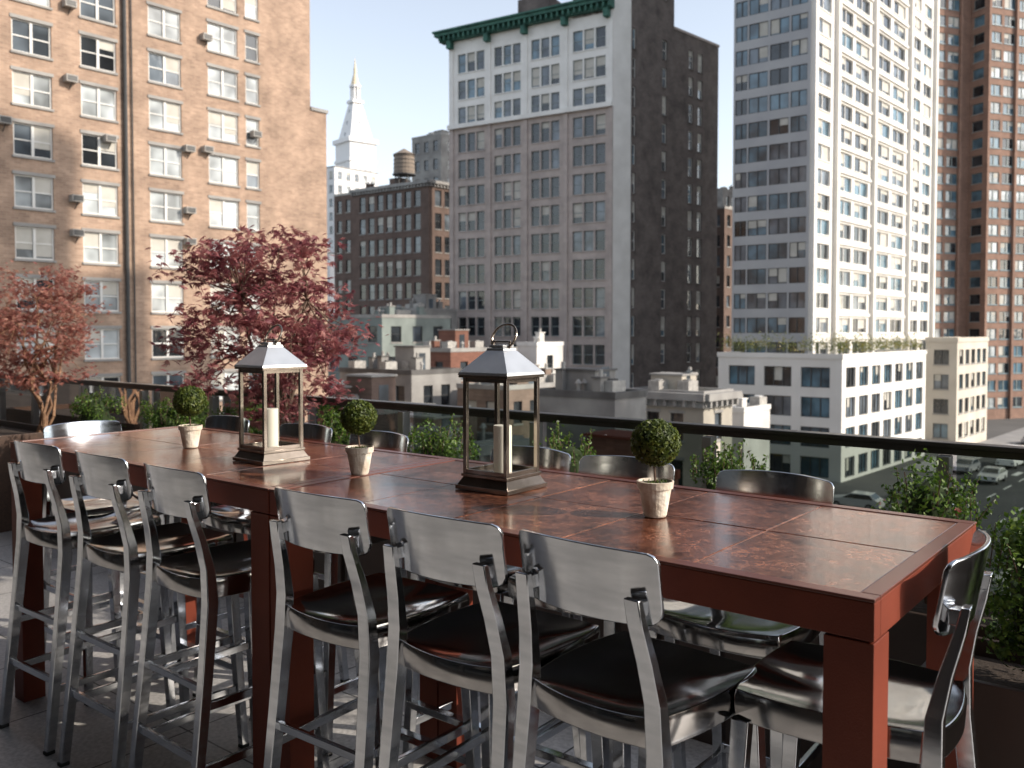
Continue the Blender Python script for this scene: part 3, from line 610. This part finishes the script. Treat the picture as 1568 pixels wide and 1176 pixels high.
def unseen_hotel_wall():  # tall wall behind the camera, added to darken reflections and the near side
    b=MB(); v=-1.3; pts=[Vector((-30,v)),Vector((14,v))]
    facade(b,pts[0],pts[1],-.29,50,Vector((0,1)),auto_cols(44,2.6,.9),[(.1,2.6)]+[(3.6+3.4*i,5.6+3.4*i) for i in range(13)],0,(2,),3,4,.25,2,0,.06,False)
    b.obox((-30,-9,-.29),(44,0,0),(0,7.2,0),(0,0,50.29),0)
    b.obj('unseen_hotel_wall',[bm_('hotel_brick',(.055,.045,.04)),M['roof'],G['dk'],M['frdark'],M['conc']],rz=ROT)
    c=MB(); c.obox(tf(11,-1.28,2.75),(14.6,0,0),(0,2.33,0),(0,0,.18)); c.obox(tf(11.1,1.06,2.68),(14.8,0,0),(0,.06,0),(0,0,.32))  # unseen canopy and end screens, added to keep sky light off near faces
    for i in range(12): c.obox(tf(10.8-i*1.25,-1.28,2.6),(.1,0,0),(0,2.3,0),(0,0,.145))
    for u in (-3.5,10.95): c.obox(tf(u,-1.28,0),(.08,0,0),(0,2.3,0),(0,0,2.74))
    c.obj('added_shade_canopy',[M['corten']],rz=ROT)
unseen_hotel_wall()
def railing():
    root=empty('glass_railing'); b=MB(); g=MB(); v=3.5
    b.obox(tf(15.2,v-.03,1.077),(17.7,0,0),(0,.065,0),(0,0,.018)); b.obox(tf(15.2,v-.012,1.050),(17.7,0,0),(0,.028,0),(0,0,.026))
    b.obox(tf(15.2,v-.02,.06),(17.7,0,0),(0,.04,0),(0,0,.05))
    us=[-2.1+.925*i for i in range(0,19)]
    off=.78-(-2.1+.925*3); us=[u+off for u in us]
    for u in us:
        b.obox(tf(u+.022,v-.06,0),(.044,0,0),(0,.055,0),(0,0,1.049),1); b.obox(tf(u+.05,v-.07,0),(.1,0,0),(0,.12,0),(0,0,.012),1)
    for a,c in zip(us,us[1:]):
        g.poly([tf(a+.03,v+.012,.12),tf(c-.03,v+.012,.12),tf(c-.03,v+.012,1.048),tf(a+.03,v+.012,1.048)])
        for z in (.25,.9):
            for q in (a+.02,c-.02): b.box(tf(q,v+.005,z),(.05,.03,.05),1)
    b.obj('rail_frame',[M['bronze'],M['post']],fix=True,bevel=.003,parent=root); g.obj('glass_panels',[M['railglass']],parent=root); root.rotation_euler=(0,0,ROT)
railing()

def table(name,u0,u1):
    b=MB(); v0,v1=1.524,2.30; lw=.085; zt=1.05
    for u in (u0,u1-lw):
        for v in (v0,v1-lw): b.obox(tf(u+lw,v,.0),(lw,0,0),(0,lw,0),(0,0,.975))
    L=u1-u0;W=v1-v0
    b.obox(tf(u1,v0,.978),(L,0,0),(0,.035,0),(0,0,.066)); b.obox(tf(u1,v1-.035,.978),(L,0,0),(0,.035,0),(0,0,.066))
    b.obox(tf(u1,v0+.036,.978),(.035,0,0),(0,W-.072,0),(0,0,.066)); b.obox(tf(u0+.035,v0+.036,.978),(.035,0,0),(0,W-.072,0),(0,0,.066))
    b.obox(tf(u1-.036,v0+.036,1.0),(L-.072,0,0),(0,W-.072,0),(0,0,.03),4)
    bw=.032; zb=1.045
    b.obox(tf(u1+.001,v0-.002,zb),(L+.002,0,0),(0,bw,0),(0,0,.006),5); b.obox(tf(u1+.001,v1-bw+.002,zb),(L+.002,0,0),(0,bw,0),(0,0,.006),5)
    b.obox(tf(u1+.001,v0+bw,zb),(bw,0,0),(0,W-2*bw,0),(0,0,.006),5); b.obox(tf(u0+bw,v0+bw,zb),(bw+.001,0,0),(0,W-2*bw,0),(0,0,.006),5)
    n=5; g=.004; tu=(L-2*bw)/n; tv=(W-2*bw)/2
    for i in range(n):
        for j in range(2):
            a=u0+bw+i*tu+g/2; c=v0+bw+j*tv+g/2
            b.obox(tf(a+tu-g,c,1.031),(tu-g,0,0),(0,tv-g,0),(0,0,.018+R.uniform(-.0006,.0006)),1+R.randrange(3))
    b.obox(tf(u1-.031,v0+.031,1.0305),(L-.062,0,0),(0,W-.062,0),(0,0,.0165),6)
    b.obj(name,[M['rust'],*M['tile'],M['dark'],M['tframe'],M['grout']],rz=ROT,bevel=.0015,fix=True)
table('bar_table',.447,2.105); table('bar_table',2.112,3.83)

def stool():
    b=MB(); W=.172; zt,zb=1.095,.945; nx=20; nz=5; th=.009
    def yb(x,z): return .040*(x/W)**2-(z-.9)*.17-.012
    gr=[]
    for i in range(nx+1):
        x=W*math.sin((-1+2*i/nx)*math.pi/2); 
        def drop(r):
            e=abs(x)-(W-r); return 0 if e<=0 else r-math.sqrt(max(0,r*r-e*e))
        a=zb+drop(.035); c=zt-drop(.020)-.008*(x/W)**2
        if c-a<.02: mid=(a+c)/2; a,c=mid-.01,mid+.01
        gr.append([(x,a+(c-a)*j/nz) for j in range(nz+1)])
    vs=[];fs=[]
    for s in (0,1):
        for col in gr:
            for x,z in col: vs.append((x,yb(x,z)-(th if s else 0),z))
    S=(nx+1)*(nz+1); I=lambda s,i,j:s*S+i*(nz+1)+j
    for s in (0,1):
        for i in range(nx):
            for j in range(nz): q=(I(s,i,j),I(s,i+1,j),I(s,i+1,j+1),I(s,i,j+1)); fs.append(q if s else q[::-1])
    for i in range(nx): fs.append((I(0,i,nz),I(0,i+1,nz),I(1,i+1,nz),I(1,i,nz))); fs.append((I(0,i,0),I(1,i,0),I(1,i+1,0),I(0,i+1,0)))
    for j in range(nz): fs.append((I(0,0,j),I(0,0,j+1),I(1,0,j+1),I(1,0,j))); fs.append((I(0,nx,j),I(1,nx,j),I(1,nx,j+1),I(0,nx,j+1)))
    b.add(vs,fs,0)
    for s in (-1,1):
        pts=[(s*.178,-.062,.012),(s*.173,-.036,.25),(s*.168,-.008,.5),(s*.163,.012,.70),(s*.156,.010,.80),(s*.147,-.006,.88),(s*.138,-.026,.955),(s*.135,-.036,1.005)]
        b.sweep(pts,[(.026,.030),(.030,.032),(.033,.034),(.037,.036),(.036,.03),(.035,.024),(.034,.02),(.033,.016)],0)
        b.box((s*.135,-.022,.985),(.030,.03,.03),0)
        b.sweep([(s*.190,.405,.012),(s*.182,.385,.35),(s*.172,.365,.715)],[(.026,.028),(.031,.032),(.036,.036)],0)
        b.box((s*.178,-.064,.006),(.028,.032,.012),2); b.box((s*.190,.406,.006),(.028,.030,.012),2)
        b.bar((s*.174,-.035,.22),(s*.186,.392,.22),.014,.026); b.bar((s*.170,-.018,.40),(s*.181,.382,.40),.014,.026)
    b.bar((-.187,.395,.29),(.187,.395,.29),.03,.022); b.bar((-.173,-.036,.25),(.173,-.036,.25),.014,.026); b.bar((-.17,-.014,.45),(.17,-.014,.45),.014,.022)
    n=14; vs=[];fs=[]
    def rim(s,t,o=0):
        hw=(.178+.018*(t+1)/2)+o; x=hw*s*math.sqrt(1-.22*t*t); y=.195+(.205+o)*t*math.sqrt(1-.2*s*s); return x,y
    for i in range(n+1):
        for j in range(n+1):
            s=-1+2*i/n;t=-1+2*j/n; x,y=rim(s,t); k=(1-s**4)*(1-t**4)
            z=.765-.020*k+.010*k*math.exp(-(x/.03)**2)*max(0,t)+.006*s*s
            vs.append((x,y,z))
    for i in range(n):
        for j in range(n): fs.append((i*(n+1)+j,(i+1)*(n+1)+j,(i+1)*(n+1)+j+1,i*(n+1)+j+1))
    loop=[(i,0) for i in range(n)]+[(n,j) for j in range(n)]+[(i,n) for i in range(n,0,-1)]+[(0,j) for j in range(n,0,-1)]
    base=len(vs)
    for dz,o in ((-.010,.004),(-.055,.002),(-.058,-.012)):
        for i,j in loop:
            s=-1+2*i/n;t=-1+2*j/n; x,y=rim(s,t,o); vs.append((x,y,.765+dz))
    m=len(loop)
    for k in range(m):
        i,j=loop[k];i2,j2=loop[(k+1)%m]; fs.append((i*(n+1)+j,base+k,base+(k+1)%m,i2*(n+1)+j2))
        for r in range(2): fs.append((base+r*m+k,base+(r+1)*m+k,base+(r+1)*m+(k+1)%m,base+r*m+(k+1)%m))
    fs.append(tuple(base+2*m+k for k in range(m)))
    b.add(vs,fs,1)
    return b.mesh('bar_stool',[M['alu'],M['aluseat'],M['foot']],smooth=True,fix=True)
SM=stool()
def put(u,v,face):
    p=T(u,v); place(SM,'bar_stool',(p.x,p.y,0),ROT+face,.0022)
for u,a in ((.975,-.06),(1.36,.02),(1.79,.03),(2.47,-.02),(2.92,.0),(3.40,.03)): put(u,1.45,a)
for u,a in ((.99,.0),(1.476,.03),(1.86,0),(2.62,-.03),(3.08,.02),(3.66,0)): put(u,2.41,math.pi+a)
put(.395,1.875,math.pi/2+.06); put(3.93,1.87,-math.pi/2)

def lantern():
    b=MB(); a=.158
    b.box((0,0,.006),(a+.03,a+.03,.012),1); 
    def fr(z0,z1,w0,w1,m):
        vs=[]
        for z,w in ((z0,w0),(z1,w1)): vs+=[(-w/2,-w/2,z),(w/2,-w/2,z),(w/2,w/2,z),(-w/2,w/2,z)]
        b.add(vs,[(0,1,5,4),(1,2,6,5),(2,3,7,6),(3,0,4,7),(3,2,1,0),(4,5,6,7)],m)
    fr(.012,.036,a+.022,a-.004,1); b.box((0,0,.040),(a+.006,a+.006,.008),1)
    h=a/2-.007
    for sx in (-1,1):
        for sy in (-1,1): b.box((sx*h,sy*h,.18),(.012,.012,.272),1)
    for s in (-1,1):
        b.box((s*h,0,.05),(.008,a-.026,.012),1); b.box((0,s*h,.05),(a-.026,.008,.012),1)
        b.box((s*h,0,.31),(.008,a-.026,.012),1); b.box((0,s*h,.31),(a-.026,.008,.012),1)
        e=h-.001; w=a/2-.014
        b.poly([(s*e,-w,.056),(s*e,w,.056),(s*e,w,.304),(s*e,-w,.304)],2); b.poly([(-w,s*e,.056),(w,s*e,.056),(w,s*e,.304),(-w,s*e,.304)],2)
    b.box((0,0,.320),(a+.016,a+.016,.008),1); fr(.324,.332,a+.020,a+.014,0); fr(.332,.392,a+.012,.062,0); fr(.392,.399,.062,.058,0)
    b.box((0,0,.404),(.05,.05,.008),0)
    for sx in (-1,1): b.cyl((sx*.03,0,.399),(sx*.03,0,.419),.004,.004,8,1)
    b.cyl((-.034,0,.417),(.034,0,.417),.0035,.0035,8,1)
    b.torus((0,.012,.43),.042,.0035,(1,0,0),Vector((0,.45,.89)).normalized(),28,8,1)
    b.cyl((.012,-.01,.045),(.012,-.01,.18),.026,.026,28,3); b.cyl((.012,-.01,.18),(.012,-.01,.19),.001,.001,5,4)
    return b.mesh('candle_lantern',[M['steelroof'],M['steeldark'],M['glass'],M['wax'],M['dark']],smooth=True)
LM=lantern()
for X,Y,r in ((-.03,2.53,.03),(-.835,3.07,-.05)): place(LM,'candle_lantern',(X,Y,1.051),ROT+r,.0012)

def shell_leaves(b,c,rad,n,s,m=0,fuzz=.12,asp=.6):
    c=Vector(c)
    for i in range(n):
        d=Vector((R.gauss(0,1),R.gauss(0,1),R.gauss(0,1))).normalized(); r=1-abs(R.gauss(0,fuzz))+R.uniform(0,.06)
        p=c+Vector((d.x*rad[0],d.y*rad[1],d.z*rad[2]))*r
        nn=(d+Vector((R.gauss(0,.5),R.gauss(0,.5),R.gauss(0,.5)))).normalized(); a=nn.cross(Vector((R.gauss(0,1),R.gauss(0,1),R.gauss(0,1)))).normalized(); e=nn.cross(a); q=s*R.uniform(.7,1.2)
        b.poly([p-a*q*.5,p-a*q*.05+e*q*asp*.5,p+a*q*.5,p-a*q*.05-e*q*asp*.5],m)
def sphere(b,c,rad,m,n=14,k=9):
    vs=[];fs=[]
    for i in range(k+1):
        for j in range(n):
            t=math.pi*i/k;p=2*math.pi*j/n; vs.append((c[0]+rad[0]*math.sin(t)*math.cos(p),c[1]+rad[1]*math.sin(t)*math.sin(p),c[2]+rad[2]*math.cos(t)))
    for i in range(k):
        for j in range(n): fs.append((i*n+j,i*n+(j+1)%n,(i+1)*n+(j+1)%n,(i+1)*n+j))
    b.add(vs,fs,m)
def topiary(X,Y,r=.058,tilt=0):
    b=MB(); n=28; prof=[(.0,.0),(.026,.0),(.028,.004),(.039,.068),(.043,.069),(.045,.085),(.041,.086),(.038,.078),(.0,.078)]
    vs=[];fs=[]
    for q,(rr,z) in enumerate(prof):
        for i in range(n): t=2*math.pi*i/n; vs.append((rr*math.cos(t),rr*math.sin(t),z))
    for q in range(len(prof)-1):
        for i in range(n): fs.append((q*n+i,q*n+(i+1)%n,(q+1)*n+(i+1)%n,(q+1)*n+i))
    b.add(vs[:],fs[:-n],0); b.cyl((0,0,.076),(0,0,.0795),.038,.038,20,1)
    b.cyl((0,0,.078),(.003+tilt,0,.125),.0032,.0026,7,2); c=(tilt,0,.178)
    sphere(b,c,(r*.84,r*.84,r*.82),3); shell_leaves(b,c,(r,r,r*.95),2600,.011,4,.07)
    for i in range(60): t=R.random()*6.28; rr=R.random()*.034; leafquad(b,Vector((rr*math.cos(t),rr*math.sin(t),.083)),.009,4)
    b.obj('potted_topiary',[M['pot'],M['soil'],M['bark'],M['boxcore'],M['topi']],loc=(X,Y,1.051),rz=R.random()*6,smooth=False)
topiary(.347,2.14); topiary(-.477,2.77,.055,.003); topiary(-1.235,3.4,.06)

def shrub(u,v,z0,z1,r,n=2600,name='boxwood_shrub'):
    p=T(u,v); b=MB(); h=z1-z0
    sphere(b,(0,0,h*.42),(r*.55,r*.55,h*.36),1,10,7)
    for i in range(7):
        t=R.random()*6.28; q=Vector((math.cos(t)*r*.5,math.sin(t)*r*.5,h*R.uniform(.4,.85))); b.cyl((0,0,0),q,.006,.002,5,2)
    ns=26
    for i in range(ns):
        t=R.random()*6.28; rr=r*math.sqrt(R.random())*.85; z=h*R.uniform(.12,.88)*(1-.25*(rr/r)); c=Vector((rr*math.cos(t),rr*math.sin(t),z)); k=r*R.uniform(.24,.42)
        shell_leaves(b,c,(k,k,k*1.1),n//ns,.020,0,.35)
    for i in range(26):
        t=R.random()*6.28; rr=r*math.sqrt(R.random())*.9; c=Vector((rr*math.cos(t),rr*math.sin(t),h*R.uniform(.6,.82)*(1-.2*rr/r))); d=Vector((R.gauss(0,.25),R.gauss(0,.25),1)).normalized(); L=h*R.uniform(.12,.24)
        b.cyl(c,c+d*L,.002,.001,4,2)
        for j in range(22): leafquad(b,c+d*L*(j/21)+Vector((R.gauss(0,.007),R.gauss(0,.007),0)),.019,0,.55)
    b.obj(name,[M['box'],M['boxcore'],M['bark']],loc=(p.x,p.y,z0))
for x,r in ((145,.19),(252,.16),(350,.15),(515,.18),(672,.19),(872,.19),(1118,.18),(1425,.17)):
    k=kx(x); Y=3.12/(.626*k+.78); q=Vector((k*Y,Y,0)); shrub(q.dot(U),3.12,.6,1.12,r,2700)
shrub(.34,2.70,.55,1.10,.18,4500); shrub(.10,2.66,.55,1.06,.17,2500)
def planter(u0,u1,v0,v1,h,mat='corten'):
    b=MB(); L=u1-u0;W=v1-v0;t=.02
    b.obox(tf(u1,v0,0),(L,0,0),(0,t,0),(0,0,h)); b.obox(tf(u1,v1-t,0),(L,0,0),(0,t,0),(0,0,h)); b.obox(tf(u1,v0+t,0),(t,0,0),(0,W-2*t,0),(0,0,h)); b.obox(tf(u0+t,v0+t,0),(t,0,0),(0,W-2*t,0),(0,0,h))
    b.obox(tf(u1-t,v0+t,h-.08),(L-2*t,0,0),(0,W-2*t,0),(0,0,.03),1)
    b.obj('planter_box',[M[mat],M['soil']],rz=ROT,bevel=.004)
u=-1.2
while u<6.9:
    planter(u,u+.9,2.92,3.32,.62); u+=.93
planter(-.1,.62,2.50,2.88,.6)
planter(7.05,9.6,2.6,3.25,.72,'wood')

def maple(u,v,z0,trunk,crown_c,crown_r,nclus,leaves,ls,mleaf,mbark,seed,stems=1,lean=(0,0)):
    rr=random.Random(seed); b=MB(); p=T(u,v); cc=Vector(crown_c)
    def limb(a,c,r0,r1,seg=5):
        prev=a; n=seg
        off=Vector((rr.gauss(0,1),rr.gauss(0,1),rr.gauss(0,.5)))*(c-a).length*.07
        for i in range(1,n+1):
            t=i/n; q=a.lerp(c,t)+off*math.sin(t*math.pi)+Vector((rr.gauss(0,1),rr.gauss(0,1),0))*.008
            b.cyl(prev,q,r0+(r1-r0)*(i-1)/n,r0+(r1-r0)*t,6,1,False); prev=q
        return prev
    forks=[]
    for s in range(stems):
        t=s*2.4; base=Vector((math.cos(t)*.03,math.sin(t)*.03,0)) if stems>1 else Vector((0,0,0))
        top=Vector((lean[0]+math.cos(t)*.12*(stems>1),lean[1]+math.sin(t)*.12*(stems>1),trunk*rr.uniform(.85,1.1)))
        forks.append(limb(base,top,.026 if stems==1 else .014,.018 if stems==1 else .010))
    cl=[]
    while len(cl)<nclus:
        d=Vector((rr.uniform(-1,1),rr.uniform(-1,1),rr.uniform(-1,1)))
        if d.length>1 or d.length<.35: continue
        k=1+.25*math.sin(3*math.atan2(d.y,d.x)+seed)*abs(d.x)
        cl.append(cc+Vector((d.x*crown_r[0]*k,d.y*crown_r[1]*k,d.z*crown_r[2])))
    mids=[]
    for i in range(9):
        f=rr.choice(forks); d=Vector((rr.gauss(0,1),rr.gauss(0,1),rr.gauss(.3,.7))).normalized(); m=cc+Vector((d.x*crown_r[0],d.y*crown_r[1],d.z*crown_r[2]))*.45
        limb(f,m,.012,.006); mids.append(m)
    for c in cl:
        m=min(mids,key=lambda q:(q-c).length); limb(m,c,.005,.0018,4)
        for j in range(leaves):
            rx=rr.uniform(.04,.085); q=c+Vector((rr.gauss(0,rx),rr.gauss(0,rx),rr.gauss(0,.03)-.01))
            s=ls*rr.uniform(.6,1.2); nrm=Vector((rr.gauss(0,.6),rr.gauss(0,.6),1)).normalized(); a=nrm.cross(Vector((rr.gauss(0,1),rr.gauss(0,1),.1))).normalized(); e=nrm.cross(a)
            for th in (-.95,-.45,0,.45,.95):
                l=s*(1-.35*abs(th)); d=(a*math.cos(th)+e*math.sin(th)); w=e*math.cos(th)-a*math.sin(th)
                b.add([q,q+d*l*.5+w*l*.11-nrm*l*.05,q+d*l-nrm*l*.25,q+d*l*.5-w*l*.11-nrm*l*.05],[(0,1,2,3)],0)
    b.obj('japanese_maple_tree',[M[mleaf],M[mbark]],loc=(p.x,p.y,z0))
kk=kx(440);Y=3.12/(.626*kk+.78); q=Vector((kk*Y,Y,0))
maple(q.dot(U),3.12,.55,.42,(-.08,0,1.01),(.52,.46,.56),112,44,.050,'maple','bark',3)
kk=kx(60);Y=7.0; q=Vector((kk*Y,Y,0))
maple(q.dot(U),q.dot(V),.67,.40,(0,0,.86),(.44,.4,.52),80,50,.042,'maple2','barko',5,stems=6)

# ---------------- camera, light, world ----------------
cam=bpy.data.cameras.new('camera'); co=bpy.data.objects.new('camera',cam); bpy.context.collection.objects.link(co)
cam.sensor_width=36; cam.lens=36*F/1568; co.location=(0,0,1.5); pit=math.atan(44/F); co.rotation_euler=(math.pi/2-pit,0,0); cam.shift_y=-38/1568
cam.clip_start=.05; cam.clip_end=6000; cam.dof.use_dof=True; cam.dof.focus_distance=2.3; cam.dof.aperture_fstop=5.6
bpy.context.scene.camera=co
sd=Vector((SAZ.x*math.cos(SUN_EL),SAZ.y*math.cos(SUN_EL),math.sin(SUN_EL)))
sl=bpy.data.lights.new('sun','SUN'); sl.energy=5; sl.angle=math.radians(.5); sl.color=(1,.89,.76); so=bpy.data.objects.new('sun',sl); bpy.context.collection.objects.link(so); so.rotation_euler=(-sd).to_track_quat('-Z','Y').to_euler()
w=bpy.data.worlds.new('World'); bpy.context.scene.world=w; w.use_nodes=True; nt=w.node_tree; bg=nt.nodes['Background']
sk=nt.nodes.new('ShaderNodeTexSky'); sk.sky_type='NISHITA'; sk.sun_disc=False; sk.sun_elevation=SUN_EL; sk.sun_rotation=math.atan2(SAZ.x,SAZ.y); sk.air_density=1.0; sk.dust_density=1.0; sk.ozone_density=1.0
hs=nt.nodes.new('ShaderNodeHueSaturation'); hs.inputs['Saturation'].default_value=.50; hs.inputs['Value'].default_value=1.8
nt.links.new(sk.outputs[0],hs.inputs['Color']); nt.links.new(hs.outputs[0],bg.inputs[0]); bg.inputs[1].default_value=.15
sc=bpy.context.scene; sc.view_settings.view_transform='Standard'; sc.view_settings.look='None'; sc.view_settings.exposure=0
